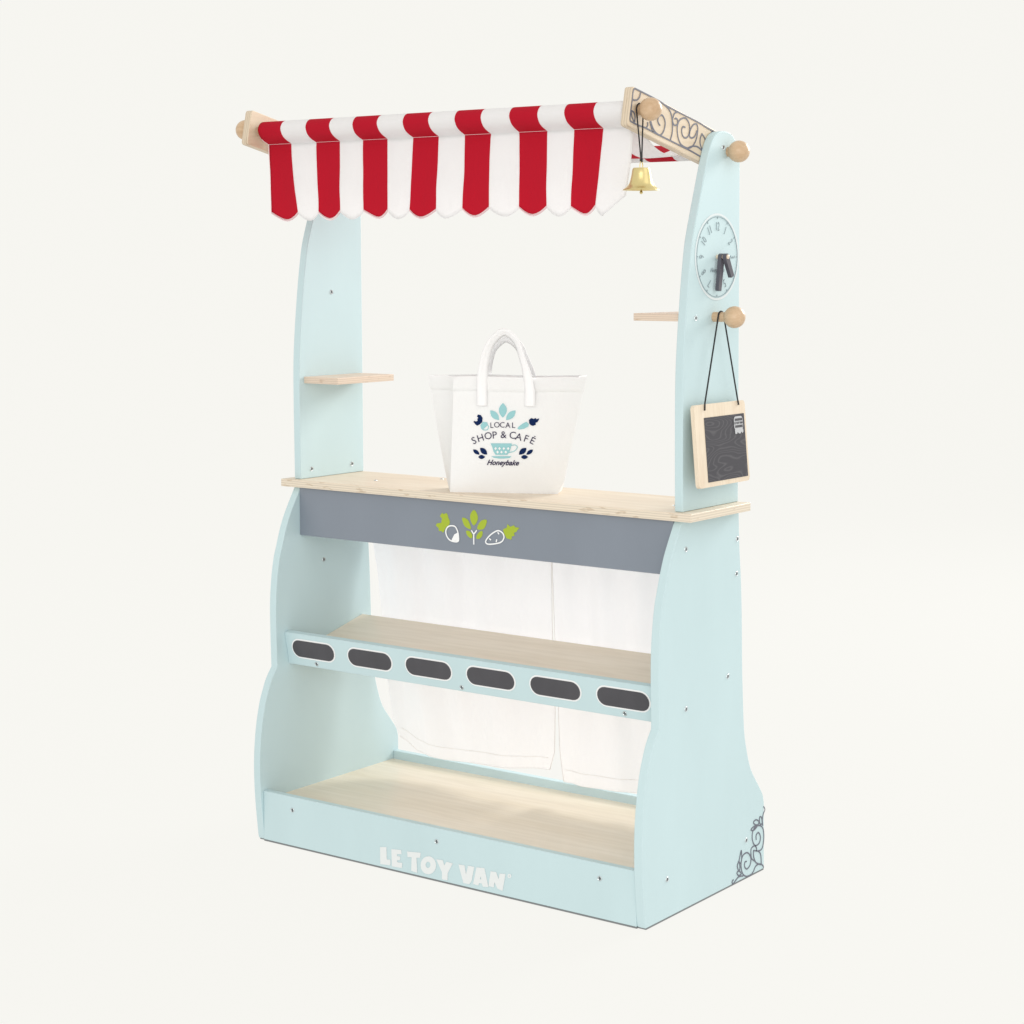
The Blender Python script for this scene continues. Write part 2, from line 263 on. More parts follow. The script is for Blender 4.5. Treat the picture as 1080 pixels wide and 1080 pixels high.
# ------------------------------------------------------------------ the setting: seamless white sweep, its even brightness put in as emission
bm = bmesh.new(); prof = [(-7, 0), (3.5, 0)] + [(3.5+2.5*math.sin(a*math.pi/24), 2.5-2.5*math.cos(a*math.pi/24)) for a in range(1, 13)] + [(6, 7)]
cols_ = [[bm.verts.new((x, y, z)) for x in (-12, 12)] for y, z in prof]
for a, b in zip(cols_, cols_[1:]): bm.faces.new((a[0], a[1], b[1], b[0]))
me = bm_mesh(bm)
if me.polygons[0].normal.z < 0: me.flip_normals()
def sweep_build(nt, b):
    b.inputs["Emission Color"].default_value = BG; b.inputs["Emission Strength"].default_value = .965
    b.inputs["Specular IOR Level"].default_value = 0
M['sweep'] = mat("glowing_white_sweep", (.03, .03, .03), 1, build=sweep_build)
me.materials.append(M['sweep'])
for p in me.polygons: p.use_smooth = True
bd = bpy.data.objects.new("backdrop", me); col.objects.link(bd); bd["kind"] = "structure"
bd.matrix_world = Matrix.Translation((.3, .1, -.001)) @ Matrix.Rotation(YAW, 4, 'Z')

M['hem_thread'] = mat("hem_thread", (.92, .90, .89), .9, trans=.45)
M['contact_shade'] = mat("contact_shade_grey", (.20, .21, .22), .8)  # dark tone for the painted contact shadow line
# ------------------------------------------------------------------ the stand
W, T = .600, .0109
stand = root("toy_shop_stand", (.3, .14, 0), "mint wooden play shop stand with birch counter, slate front and clock on its post", "toy stand")
PF = [(.0768,.4600),(.0681,.4462),(.0604,.4336),(.0535,.4212),(.0475,.4075),(.0429,.3947),(.0392,.3832),(.035,.3711),(.0323,.3585),(.03,.3447),(.0278,.3244),(.0268,.3039),(.0270,.281),(.0276,.2535),(.0285,.226)]
PF2 = [(.0285,.226),(.0219,.2176),(.0163,.209),(.0108,.1968),(.0063,.1858),(.0028,.1734),(-.0003,.16),(-.0025,.1474),(-.0042,.1347),(-.006,.1133),(-.0064,.0916),(-.0053,.064),(-.0033,.0415),(-.0009,.02),(.0012,.0042),(.0035,.0018)]
PB = [(.2793,.0018),(.2775,.0851),(.2738,.0973),(.2605,.114),(.2433,.1356),(.2329,.1606),(.2258,.1887),(.2216,.2378),(.2196,.2706),(.2175,.3315),(.2146,.3747),(.2099,.418),(.2075,.4600)]
panel_prof = catmull(PF, 3)[:-1] + catmull(PF2, 3) + [PB[0]] + catmull(PB[1:], 3)
QF = [(.0772,.4702),(.0766,.5145),(.0760,.5582),(.0758,.6017),(.0764,.6298),(.0781,.6557),(.0806,.6826),(.0836,.7096),(.0866,.7333),(.0897,.7538),(.0935,.7755),(.0980,.7916),(.1024,.8046),(.1069,.8177),(.1110,.8297),(.1149,.8406),(.1191,.8529),(.1233,.8643),(.127,.8746),(.1307,.8835),(.1351,.8924),(.1391,.898),(.1442,.9031),(.1507,.9065),(.1595,.9085),(.1702,.9088),(.1815,.9065),(.1900,.9015),(.1975,.893),(.2018,.882),(.2026,.870),(.2029,.8423),(.2044,.6399),(.2055,.4702)]
post_prof = catmull(QF, 3)
panels = []; posts = []
for x in (0, W-T):
    panels.append(link("side_panel", prism_x(panel_prof, x, x+T), 'mint', stand, .0012))
    posts.append(link("post", prism_x(post_prof, x, x+T), 'mint', stand, .0012))
counter = link("counter", boxme(-.0165, W+.0165, .0683, .2068, .4602, .4701), 'ply_top', stand, .0008)
link("deck", boxme(T, W-T, .010, .2660, .0465, .0550), 'ply_deck', stand)
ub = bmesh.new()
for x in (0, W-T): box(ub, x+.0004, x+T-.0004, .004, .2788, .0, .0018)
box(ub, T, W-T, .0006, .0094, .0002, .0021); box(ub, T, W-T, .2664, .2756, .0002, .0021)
link("contact_shadow_strip", bm_mesh(ub), 'contact_shade', stand)  # dark strips added below the base in place of a contact shadow
fb_ = link("base_board", boxme(T, W-T, .0000, .0100, .0022, .0671), 'mint', stand, .0010)
link("back_board", boxme(T, W-T, .2660, .2760, .0022, .0665), 'mint', stand, .0010)
sb_ = link("front_panel", boxme(T, W-T, .0746, .0846, .3962, .4601), 'slate', stand, .0006, label="slate grey board under the counter with green leaf and vegetable picture")
link("back_rail", boxme(T, W-T, .190, .200, .4300, .4601), 'mint', stand, .0006)
# slanted middle shelf with its label board
dn = Vector((0, .0081, -.0427)).normalized(); bn = Vector((0, dn.z, -dn.y))   # bn points to the front (-y)
if bn.y > 0: bn = -bn
bo = Vector((0, .0429, .2709)); H1 = .0442
bm = bmesh.new(); vs = []
for x in (T, W-T):
    for a in (0, H1):
        for d in (0, -.009): vs.append(bm.verts.new(Vector((x, 0, 0)) + bo + dn*a + bn*d))
for f in ((0, 1, 3, 2), (4, 6, 7, 5), (0, 4, 5, 1), (2, 3, 7, 6), (0, 2, 6, 4), (1, 5, 7, 3)): bm.faces.new([vs[i] for i in f])
lb = link("label_board", bm_mesh(bm), 'mint', stand, .0008)
s0 = Vector((0, .0555, .2370)); s1 = Vector((0, .2003, .2722)); sn = Vector((0, -(s1-s0).z, (s1-s0).y)).normalized()*-.009
bm = bmesh.new(); pr = [s0, s1, s1+sn, s0+sn]
a = [bm.verts.new((T, p.y, p.z)) for p in pr]; b = [bm.verts.new((W-T, p.y, p.z)) for p in pr]
bm.faces.new(a); bm.faces.new(b[::-1])
for i in range(4): bm.faces.new((a[i], a[(i+1) % 4], b[(i+1) % 4], b[i]))
link("middle_shelf", bm_mesh(bm), 'ply_shelf', stand, .0008)
# labels: six blackboard ovals ringed in white
def stadium(cx, cy, w_, h_, n=10):
    r = h_/2; L = []
    for s, c in ((1, cx+w_/2-r), (-1, cx-w_/2+r)):
        for i in range(n+1):
            t = -math.pi/2 + math.pi*i/n
            L.append((c+s*r*math.cos(t), cy+s*r*math.sin(t)))
    return L
LBM = frame(bo, (1, 0, 0), -dn)
for cx in (.0587, .1550, .2508, .3477, .4438, .5400):
    ring = link("label_ring", put(flat([stadium(cx, -.0203, .0758, .0268)], .0004), Matrix.Translation(bn*.0001) @ LBM), 'white_ink', lb, smooth=0)
    link("blackboard_label", put(flat([stadium(cx, -.0203, .0718, .0228)], .0004), Matrix.Translation(bn*.0006) @ LBM), 'label_black', lb, smooth=0)
# screws
def screw(o, n, parent, r=.0030):
    n = Vector(n); M4 = Matrix.Translation(o) @ n.to_track_quat('Z', 'Y').to_matrix().to_4x4()
    cup = link("screw", put(lathe([(0, -.0005), (r*.45, -.0005), (r*.5, .0002), (r*.85, .0009), (r, .0006), (r*1.08, -.0002)], 18), M4), 'screw', parent)
    bm = bmesh.new()
    for k in range(2):
        a, b = (r*.62, r*.16) if k == 0 else (r*.16, r*.62)
        box(bm, -a, a, -b, b, -.0004, .00055+k*.0001)
    link("screw_slot", put(bm_mesh(bm), M4), 'dark', cup if parent.parent is None else parent)
R_ = panels[1]; L_ = panels[0]
for y, z in ((.0850,.4266),(.2040,.4250),(.2030,.3831),(.0877,.2391),(.1841,.2612),(.0481,.0474),(.2331,.0488)): screw((W, y, z), (1, 0, 0), R_)
screw((T, .1217, .3576), (1, 0, 0), L_)
for y, z in ((.0989,.4822),(.1808,.4825),(.1412,.7171)): screw((T, y, z), (1, 0, 0), posts[0])
for y, z in ((.1626,.8899),(.1032,.6923)): screw((W, y, z), (1, 0, 0), posts[1])
for x, z in ((.0620,.0496),(.2998,.0504),(.5389,.0494)): screw((x, 0, z), (0, -1, 0), fb_)
for x in (.0609, .3004, .5399): screw(Vector((x, 0, 0))+bo+dn*.0388, bn, lb)
for x, y in ((.10, .125), (.16, .19), (.56, .125), (.575, .19)): screw((x, y, .4701), (0, 0, 1), counter, .0022)
# lettering on the base board
LET = D4(LETTERS); XZ = frame((0, -.0002, 0), (1, 0, 0), (0, 0, 1))
link("lettering", put(flat(LET, .0003, .00045), XZ), 'letter', fb_, smooth=0, label="pale lettering LE TOY VAN")
# picture on the slate board
XS = frame((0, .0745, 0), (1, 0, 0), (0, 0, 1)); SH = lambda k: Matrix.Translation((0, -.0001*k, 0))
link("leaf_print", put(flat([catmull(l, 2, True) for l in D4(EMB_GREEN)], .0003), SH(0) @ XS), 'green', sb_, smooth=0)
link("outline_print", put(join([strokes(D4(EMB_LINES), .0017, .0003), flat(D4(EMB_FILL), .0003)]), SH(5) @ XS), 'white_ink', sb_, smooth=0)
# scrolls in the bottom back corner of the right side panel
YZ = frame((W, 0, 0), (0, 1, 0), (0, 0, 1))
link("corner_scroll", put(strokes(D4(CORNER_SCROLL), .0016, .0003), YZ @ Matrix.Translation((0, 0, .0002))), 'ink', R_, smooth=0)
# arms
ca, sa = math.cos(math.radians(-11.95)), math.sin(math.radians(-11.95))
def arm_prof(y0, z0, yend):
    # y0,z0: top front corner; axis slopes down to the back
    L = (yend-y0)/ca; hw = .0445; ax = Vector((ca, sa)); dv = Vector((sa, -ca)); P = []
    for c, a0 in ((Vector((y0, z0))+ax*.004+dv*.004, 180), (None, 0)):
        if c is not None:
            for i in range(5): t = math.radians(90*i/4); P.append(c - ax*.004*math.cos(math.pi/2-t) - dv*.004*math.cos(t))
            c2 = Vector((y0, z0))+ax*.004+dv*(hw-.004)
            for i in range(5): t = math.radians(90*i/4); P.append(c2 - ax*.004*math.cos(t) + dv*.004*math.sin(t))
    e = Vector((y0, z0))+ax*(L-hw/2)+dv*hw/2
    for i in range(13): t = math.radians(-90+180*i/12); P.append(e + ax*hw/2*math.cos(t) - dv*hw/2*math.sin(t))
    return [(p.x, p.y) for p in P]
ARM_T = .0105
armL = link("awning_arm", prism_x(arm_prof(-.0200, .9487, .1925), T+.0002, T+.0002+ARM_T), 'ply_arm', stand, .0012)
armR = link("awning_arm", prism_x(arm_prof(-.0160, .9486, .1925), W-T-.0002-ARM_T, W-T-.0002), 'ply_arm', stand, .0012, label="slanted birch arm printed with dark scrollwork")
YA = frame((W-T-.0002, 0, 0), (0, 1, 0), (0, 0, 1))
link("arm_scroll", put(strokes(D4(ARM_SCROLL), .0017, .0003), YA @ Matrix.Translation((0, 0, .0002))), 'ink', armR, smooth=0)
# rods and knobs
RF, RB = (-.0050, .9232), (.1720, .8853)
def rod_x(y, z, x0, x1, r, name="rod"):
    me = put(lathe([(0, 0), (r, 0), (r, x1-x0), (0, x1-x0)], 24), Matrix.Translation((x0, y, z)) @ Matrix.Rotation(math.pi/2, 4, 'Y'))
    return link(name, me, 'knob', stand)
def knob(x, s, y, z, stem, r=.0128, stand_=stand):
    prof = [(0, 0), (.0058, 0), (.0058, stem-.012)]
    a0 = math.asin(.0058/r)
    prof = [(0, 0), (.0058, 0)] + [(r*math.sin(math.pi-a), stem+r*math.cos(math.pi-a)) for a in [a0+(math.pi-a0)*i/16 for i in range(17)]]
    prof[-1] = (0, stem+r)
    me = put(lathe(prof, 32), Matrix.Translation((x, y, z)) @ Matrix.Rotation(s*math.pi/2, 4, 'Y'))
    return link("knob", me, 'knob', stand_)
rod_x(*RF, T+ARM_T, W-T-ARM_T, .0058); rod_x(*RB, T+ARM_T, W-T-ARM_T, .0058)
knob(W-T, 1, *RF, .016); knob(W, 1, .1745, .8853, .0142); knob(T, -1, -.0050, .9250, .0145); knob(0, -1, *RB, .016)
peg = knob(W, 1, .1446, .6930, .0273); peg.name = "hanging_peg"
# small side shelves
for x0, x1, z1 in ((T, .0700, .6060), (.5268, W-T, .6974)):
    link("small_shelf", boxme(x0, x1, .0850, .2000, z1-.0086, z1), 'ply_small', stand, .0005)
# clock
CY, CZ, CR = .1504, .7627, .0466
def ell_ring(r0, r1, n=72):
    return [[(r*math.cos(2*math.pi*i/n), r*math.sin(2*math.pi*i/n)) for i in range(n)] for r in (r0, r1)]
CM = frame((W, CY, CZ), (0, 1, 0), (0, 0, 1))
clock = link("clock_face", put(flat(ell_ring(CR*1.03, CR*1.085), .0003), CM @ Matrix.Translation((0, 0, .0001))), 'ring', posts[1], smooth=0, label="round clock face printed on the right post")
marks = [flat(ell_ring(CR-.0003, CR+.0003), .0003)]
for h in range(12):
    a = math.radians(90-30*h); c_, s_ = math.cos(a), math.sin(a)
    p = Vector((c_, s_)); q = Vector((-s_, c_))*.0005
    marks.append(flat([[tuple(p*(CR-.0026)+q), tuple(p*(CR-.0006)+q), tuple(p*(CR-.0006)-q), tuple(p*(CR-.0026)-q)]], .00031))
    marks.append(glyph(str(h or 12), .0145, a-math.pi/2, (c_*CR*.75, s_*CR*.75), bold=-.012, sx=.68))
marks.append(glyph("Honeybake", .0070, 0, (0, -CR*.33), shear=.4, bold=.004))
link("numerals", put(join(marks), CM @ Matrix.Translation((0, 0, .0004))), 'clock_ink', posts[1], smooth=0)
def hand(x0, x1, ang, L, wd):
    P = [(-wd*.5*math.sin(math.pi*i/8-math.pi/2)*-1 if 0 else -wd*.5*math.cos(math.pi*i/8-math.pi/2), wd*.5*math.sin(math.pi*i/8-math.pi/2)) for i in range(9)]
    P = P + [(L-.001, wd*.42), (L, wd*.34), (L, -wd*.34), (L-.001, -wd*.42)]
    me = flat([P[::-1]], x1-x0)
    return put(me, CM @ Matrix.Rotation(ang, 4, 'Z') @ Matrix.Translation((0, 0, x0)))
link("clock_hand", hand(.0035, .0080, math.radians(-99), .0400, .0080), 'hand', posts[1], .0006)
link("clock_hand", hand(.0095, .0140, math.radians(-60), .0265, .0080), 'hand', posts[1], .0006)
link("clock_pin", put(lathe([(0, 0), (.0026, 0), (.0026, .0152), (.0020, .0156), (0, .0157)], 20), Matrix.Translation((W, CY, CZ)) @ Matrix.Rotation(math.pi/2, 4, 'Y')), 'ply_frame', posts[1])

# ------------------------------------------------------------------ striped awning
aw = root("awning", (.3, .08, .92), "red and white striped cloth awning with scalloped edge draped over the wooden rods", "awning")
NS, SUB = 14, 8
TOPX = [.0284,.0671,.1088,.1481,.1853,.2245,.2644,.3035,.3426,.3809,.4218,.4612,.4985,.5378,.5765]
BOTX = [.0346,.0823,.1146,.1520,.1880,.2280,.2606,.3026,.3405,.3816,.4234,.4635,.4957,.5305,.5700]
ASY = [random.uniform(-.22, .22) for _ in range(NS)]
def tab(T_, s):
    i = min(int(s), NS-1); return T_[i]+(T_[i+1]-T_[i])*(s-i)
path_top = [(.147,.8870),(.152,.8805),(.160,.8772),(.168,.8765),(.176,.8782),(.1822,.885),(.178,.894),(.168,.8955),(.145,.8885),(.120,.8815),(.095,.8775),(.070,.8790),(.045,.8880),(.025,.9040),(.010,.9220),(.001,.9315),(-.006,.9335),(-.0125,.9305),(-.0160,.9235),(-.0125,.9155),(-.006,.9105),(.002,.9070),(.0040,.9060)]
path = catmull(path_top, 3)
NV = 14; nt_ = len(path)
bm = bmesh.new(); grid = []; rnd = [random.uniform(-1, 1) for _ in range(40)]
def wob(u, k): return sum(rnd[k*5+i]*math.sin(u*(2.3+i*1.9)*2*math.pi+rnd[k*5+i+1]*6) for i in range(4))/4
for i in range(NS*SUB+1):
    s = i/SUB; u = s/NS; x = tab(TOPX, s); col_ = []
    f = s % 1; fr = 2*abs(f-.5) # 1 at the stripe edges, 0 at centre
    if i == NS*SUB: fr = 1
    for k, (y, z) in enumerate(path):
        q = max(0, 1-abs(k-24)/12)
        col_.append((x + .0006*wob(u+k*.01, 3), y, z + q*.0055*wob(u*.8, 1)))
    stripe = min(int(s), NS-1)
    drop = .0878 + .0030*wob(u*1.1, 5)
    g = f + ASY[min(int(s), NS-1)]*f*(1-f)*2; sc = .0095*(1-(2*abs(g-.5))**1.75) if i < NS*SUB else 0
    if s > 13: sc = .0110*min(1, (s-13)/.22) - max(0, s-13.22)*.029
    for j in range(1, NV+1):
        v = j/NV; zz = .9060 - v*(drop) - sc*v**1.5
        bil = .0022*math.sin(2*math.pi*(s*.5+.1)) * (v**.7)                     # soft flutes, one per pair of stripes
        xx = x + (tab(BOTX, s)-x)*v**1.3 + .0022*wob(u*2.3, 2)*math.sin(v*math.pi)
        yy = .0040 - .0042*v + bil + .0020*wob(u*1.7+v*.25, 0)*v + .0030*math.sin(v*math.pi)*wob(u, 4)
        col_.append((xx, yy, zz))
    grid.append([bm.verts.new(c) for c in col_])
for i in range(NS*SUB):
    for k in range(len(grid[0])-1):
        f = bm.faces.new((grid[i][k], grid[i][k+1], grid[i+1][k+1], grid[i+1][k])); f.material_index = 0 if (i//SUB) % 2 == 0 else 1
seam_pts = [[tuple(g[nt_-1].co) for g in grid[a*SUB:(a+1)*SUB+1]] for a in range(0, NS, 2)]
hem_pts = [[tuple(g[-1].co) for g in grid[a*SUB:(a+1)*SUB+1]] for a in range(0, NS, 2)]
side_pts = [tuple(v.co) for v in grid[0][nt_-8:]]
edge_pts = [[tuple(v.co) for v in grid[a*SUB][18:]] for a in range(1, NS)]
me = bm_mesh(bm)
o = link("awning_cloth", me, ['red', 'white'], aw, smooth=180)
so = o.modifiers.new("thickness", 'SOLIDIFY'); so.thickness = .0009; so.offset = 0
sbm = bmesh.new()
for L in seam_pts: tube([(x, y-.0006, z) for x, y, z in L], .00035, 6, sbm)
for L in hem_pts:
    # overlock stitches along the scalloped hem
    for a, b in zip(L, L[1:]):
        a, b = Vector(a), Vector(b); n = 6
        for q in range(n):
            p = a.lerp(b, (q+.5)/n) + Vector((0, -.0007, .0005)); tube([p+Vector((-.0003, 0, .0011)), p+Vector((.0003, 0, -.0009))], .0003, 5, sbm)
    tube([(x, y-.0006, z+.0022) for x, y, z in L], .00028, 5, sbm)
tube([(x-.0002, y-.0004, z) for x, y, z in side_pts], .0006, 6, sbm)
link("stitching", bm_mesh(sbm), 'stitch', aw)

# ------------------------------------------------------------------ curtains behind the stand
def curtain(name, xl, xr, zb, label, seed, loc, amp=.0120):
    """xl(t), xr(t): edges by height fraction t (0 top), zb(u): hem height"""
    r = root(name, loc, label, "curtain", group="white curtains behind the stand")
    rr = random.Random(seed); ph = [rr.uniform(0, 6.28) for _ in range(6)]
    NU, NVv = 70, 44; bm = bmesh.new(); G = []
    ztop = .4480
    for i in range(NU+1):
        u = i/NU; row = []
        for j in range(NVv+1):
            t = j/NVv; z = ztop + (zb(u)-ztop)*t; x = xl(z) + (xr(z)-xl(z))*u
            k = .5+.5*t
            
            fo = lambda a: 1-abs(math.sin(a))**.8*1.25                              # soft rounded folds with sharper valleys
            y = .2150 + amp*(fo(u*7.5+ph[0]+1.3*t)*k*.35 + math.sin(u*9+ph[2]+2.2*t)*.3*t)
            y += .0040*math.sin(u*22+ph[1]-3.2*t+1.2*math.sin(u*6+ph[3]))*(1-.55*t) + .0009*math.sin(u*57+ph[4]+2.5*t)*(1-t*.8)
            x += .0025*math.sin(t*7+ph[5])*(1-abs(2*u-1))
            if z < .26: y += .004*(.26-z)/.17
            row.append(bm.verts.new((x, y, z)))
        G.append(row)
    for i in range(NU):
        for j in range(NVv): bm.faces.new((G[i][j], G[i][j+1], G[i+1][j+1], G[i+1][j]))
    hem = bmesh.new()
    q = Vector((0, -.0003, 0)); vi = 2 if seed == 3 else -3
    L2 = [G[i][-3].co+q for i in range(2, NU-1)]
    tube(L2, .0003, 5, hem)
    tube([g[-1].co for g in G], .0003, 6, hem)
    tube([v.co for v in G[-1 if seed == 3 else 0]], .0005, 6, hem)
    o = link("curtain_cloth", bm_mesh(bm), 'curtain', r, smooth=180)
    h = link("hem", bm_mesh(hem), 'hem_thread', r, smooth=180)
def interp(P, v):
    P = sorted(P)
    if v <= P[0][0]: return P[0][1]
    for (a, b), (c, d) in zip(P, P[1:]):
        if v <= c: return b+(d-b)*(v-a)/(c-a)
    return P[-1][1]
curtain("curtain", lambda z: interp([(.08,.066),(.105,.0640),(.128,.0525),(.18,.0432),(.25,.036),(.33,.025),(.367,.0175),(.45,.0140)], z), lambda z: interp([(.095,.3130),(.121,.3216),(.18,.3245),(.45,.3200)], z),
        lambda u: interp([(0,.1050),(.11,.0880),(.2,.0835),(.35,.0817),(.6,.0865),(1,.0949)], u), "wide white curtain behind the stand, its lower left corner curving in beside the left panel", 3, (.17, .212, .3))
curtain("curtain", lambda z: interp([(.08,.3350),(.12,.329),(.18,.3275),(.45,.3210)], z), lambda z: .5860, lambda u: .0818+.0035*min(1, u*2.2), "narrower white curtain hanging behind the stand next to the right side panel", 8, (.455, .212, .3))
link("curtain_rod", put(lathe([(0, 0), (.003, 0), (.003, W-2*T), (0, W-2*T)], 16), Matrix.Translation((T, .2060, .4490)) @ Matrix.Rotation(math.pi/2, 4, 'Y')), 'knob', stand)

# ------------------------------------------------------------------ tote bag
BU, BV = Vector((.8871, .4616, 0)), Vector((-.4616, .8871, 0))
bag = root("tote_bag", (.2604, .0795, .4704), "small white cloth tote bag printed LOCAL SHOP & CAFÉ standing on the counter", "bag", math.atan2(.4616, .8871))
# local: x along the face, y to the back, z up
def section(t):
    lo = [(0, 0), (.135, 0), (.135, .045), (-.0100, .045)]; hi = [(.0052, 0), (.1680, .0), (.1650, .046), (-.034, .036)]
    P = []
    for k in range(4):
        if k == 1:
            e = min(1, t/.1); a = .135+.008*e+(.027)*(max(0, t-.1)/.9); P.append((a, -.002*math.sin(math.pi*t)))
        else:
            tt = t**.9 if k == 3 else t
            P.append(tuple(l+(h-l)*tt for l, h in zip(lo[k], hi[k])))
    return P
bm = bmesh.new(); NZ = 18; NE = [16, 5, 16, 5]; rings = []
for j in range(NZ+1):
    t = j/NZ; P = section(t); ring = []
    for k in range(4):
        a, b = P[k], P[(k+1) % 4]
        for i in range(NE[k]):
            f = i/NE[k]; x, y = a[0]+(b[0]-a[0])*f, a[1]+(b[1]-a[1])*f
            if k == 3: # left gusset folds inward
                x += .006*math.sin(math.pi*f)*t
            if k == 1: x -= .010*math.sin(math.pi*f)*t
            if k == 0: y -= (.0030*math.sin(math.pi*f)*math.sin(math.pi*min(1, t*1.1)) + .0006*math.sin(f*21+t*9)*t)
            if k == 2: y += .003*math.sin(math.pi*f)
            ring.append(bm.verts.new((x, y, .1437*t + .0006*math.sin(f*9+k)*t)))
    rings.append(ring)
n = len(rings[0])
for a, b in zip(rings, rings[1:]):
    for i in range(n): bm.faces.new((a[i], a[(i+1) % n], b[(i+1) % n], b[i]))
bm.faces.new(rings[0][::-1])
o = link("bag_body", bm_mesh(bm), 'bag', bag, local=True, smooth=50); s = o.modifiers.new("t", 'SOLIDIFY'); s.thickness = .0010; s.offset = 0
def face_y(x, z, off=.0010):
    t = max(0, min(1, z/.1437)); f = max(0, min(1, (x-.0052*t)/(section(t)[1][0]-.0052*t)))
    base = f*section(t)[1][1]
    return base-(.0030*math.sin(math.pi*f)*math.sin(math.pi*min(1, t*1.1)) + .0006*math.sin(f*21+t*9)*t)-off
# stitched top band, all round
def body_ring(t, off):
    P = section(t); out = []
    for k in range(4):
        a, b = P[k], P[(k+1) % 4]
        for i in range(NE[k]):
            f = i/NE[k]; x, y = a[0]+(b[0]-a[0])*f, a[1]+(b[1]-a[1])*f
            if k == 3: x += .006*math.sin(math.pi*f)*t
            if k == 1: x -= .010*math.sin(math.pi*f)*t
            if k == 0: y -= (.0030*math.sin(math.pi*f)*math.sin(math.pi*min(1, t*1.1)) + .0006*math.sin(f*21+t*9)*t)
            if k == 2: y += .003*math.sin(math.pi*f)
            out.append((x, y, .1437*t + .0006*math.sin(f*9+k)*t))
    n = len(out); res = []
    for i in range(n):
        a, b = Vector(out[i-1]), Vector(out[(i+1) % n]); d = (b-a).normalized(); res.append(Vector(out[i]) + Vector((d.y, -d.x, 0))*off)
    return res
bm = bmesh.new(); r2 = [[bm.verts.new(p) for p in body_ring(t, o_)] for t, o_ in ((.878, .0006), (.882, .0014), (.92, .0013), (.96, .0013), (1.0, .0013), (1.006, .0006))]
n = len(r2[0])
for a, b in zip(r2, r2[1:]):
    for i in range(n): bm.faces.new((a[i], a[(i+1) % n], b[(i+1) % n], b[i]))
link("top_band", bm_mesh(bm), 'bag', bag, local=True, smooth=60)
def strap(C, yoff, wids, ytilt=0):
    P = catmull(C, 6); Wd = catmull([(w_,) for w_ in wids], 6); bm = bmesh.new(); rows = []
    for i, p in enumerate(P):
        p = Vector(p); d = (Vector(P[min(i+1, len(P)-1)])-Vector(P[max(i-1, 0)])).normalized(); nn = Vector((-d.y, d.x))*Wd[i][0]/2
        f = i/(len(P)-1); tw = .004*math.sin(math.pi*f)
        rows.append([bm.verts.new(((p+nn*s_).x, (face_y(p.x, min(p.y, .143), .0030) if yoff == 0 else yoff+.0015) - s_*tw + ytilt*max(0, p.y-.1437), (p+nn*s_).y)) for s_ in (1, .33, -.33, -1)])
    for a, b in zip(rows, rows[1:]):
        for k in range(3): bm.faces.new((a[k], a[k+1], b[k+1], b[k]))
    o = link("handle", bm_mesh(bm), 'strap', bag, local=True, smooth=60); s = o.modifiers.new("t", 'SOLIDIFY'); s.thickness = .0008; s.offset = 0
CL = [(.0410,.1085),(.0410,.1260),(.0415,.1437),(.0440,.1640),(.0515,.1860),(.0680,.2000),(.0835,.1890),(.0905,.1700),(.0975,.1470),(.1010,.1260),(.1010,.1085)]
strap(CL, 0, [.0128,.0128,.0128,.0110,.0090,.0092,.0085,.0080,.0110,.0130,.0130])
strap([(x-.003, .1437+(z-.1437)*.86 if z > .1437 else z) for x, z in CL], .045, [.012]*11, -.35)
def wrap(me):
    for v in me.vertices:
        x, z, d = v.co.x, v.co.y, v.co.z
        v.co = (x, face_y(x, z, .0009)-d, z)
    me.update(); return me
def sub(L, n=3): return L
link("print_teal", wrap(join([flat(D4(BAG_TEAL), .0003), strokes(D4(BAG_TEAL_LINES), .0009, .0004)])), 'teal', bag, local=True, smooth=0)
link("print_pattern", wrap(put(flat(D4(BAG_WHITE), .0003), Matrix.Translation((0, 0, .0005)))), 'bag', bag, local=True, smooth=0)
link("print_navy", wrap(flat([l for l in D4(BAG_NAVY)], .0003)), 'navy', bag, local=True, smooth=0)
LP = D4(BAG_LETTER_POS); gl = []
for ch, p in zip("LOCAL", LP[0]): gl.append(glyph(ch, .0098, 0, p, bold=-.006))
for ch, p, r in zip("SHOP&CAFÉ", LP[1], (26, 18, 10, 5, 0, -6, -13, -19, -26)): gl.append(glyph(ch, .0126, math.radians(r), p, bold=-.004))
gl.append(glyph("Honeybake", .0092, 0, LP[2][0], shear=.45, bold=.022, sx=.95))
link("print_lettering", wrap(join(gl)), 'plum', bag, local=True, smooth=0, label="dark lettering LOCAL SHOP & CAFÉ Honeybake")

# ------------------------------------------------------------------ brass bell on a loop of cord
bx, by = W-T+.0085, -.0112
bell = root("bell", (bx, by, .8310), "small brass bell hanging on black cord from the front knob of the right arm", "bell")
bo_ = [(.0012,.8598),(.0088,.8594),(.0100,.8575),(.0106,.853),(.0116,.848),(.0130,.8430),(.0148,.8400),(.0172,.8378),(.0202,.8358),(.0206,.8350),(.0196,.8351),(.0165,.8366),(.0140,.8386),(.0122,.8425),(.0108,.848),(.0095,.8560),(.0012,.8580)]
link("bell_body", put(lathe([(0, .8598)]+bo_+[(0, .8580)], 36), Matrix.Translation((bx, by, 0))), 'brass', bell, smooth=50)
link("clapper", put(join([lathe([(0,.8306),(.0012,.8310),(.0019,.8325),(.0012,.8342),(.0006,.8350),(.0006,.8585)], 14)]), Matrix.Translation((bx, by, 0))), 'brass', bell)
link("bell_loop", tube([(bx, by+.0030*math.cos(a)*1.0, .8600+.0068*math.sin(a)) for a in [math.pi*i/12 for i in range(13)]], .0006, 8), 'brass', bell)
def cordz(y0, z0, y1, z1, sx=0, n=8): return [(bx+sx*math.sin(math.pi*i/n), y0+(y1-y0)*i/n, z0+(z1-z0)*i/n) for i in range(n+1)]
xs_ = W-T+.0022
cb = bmesh.new()
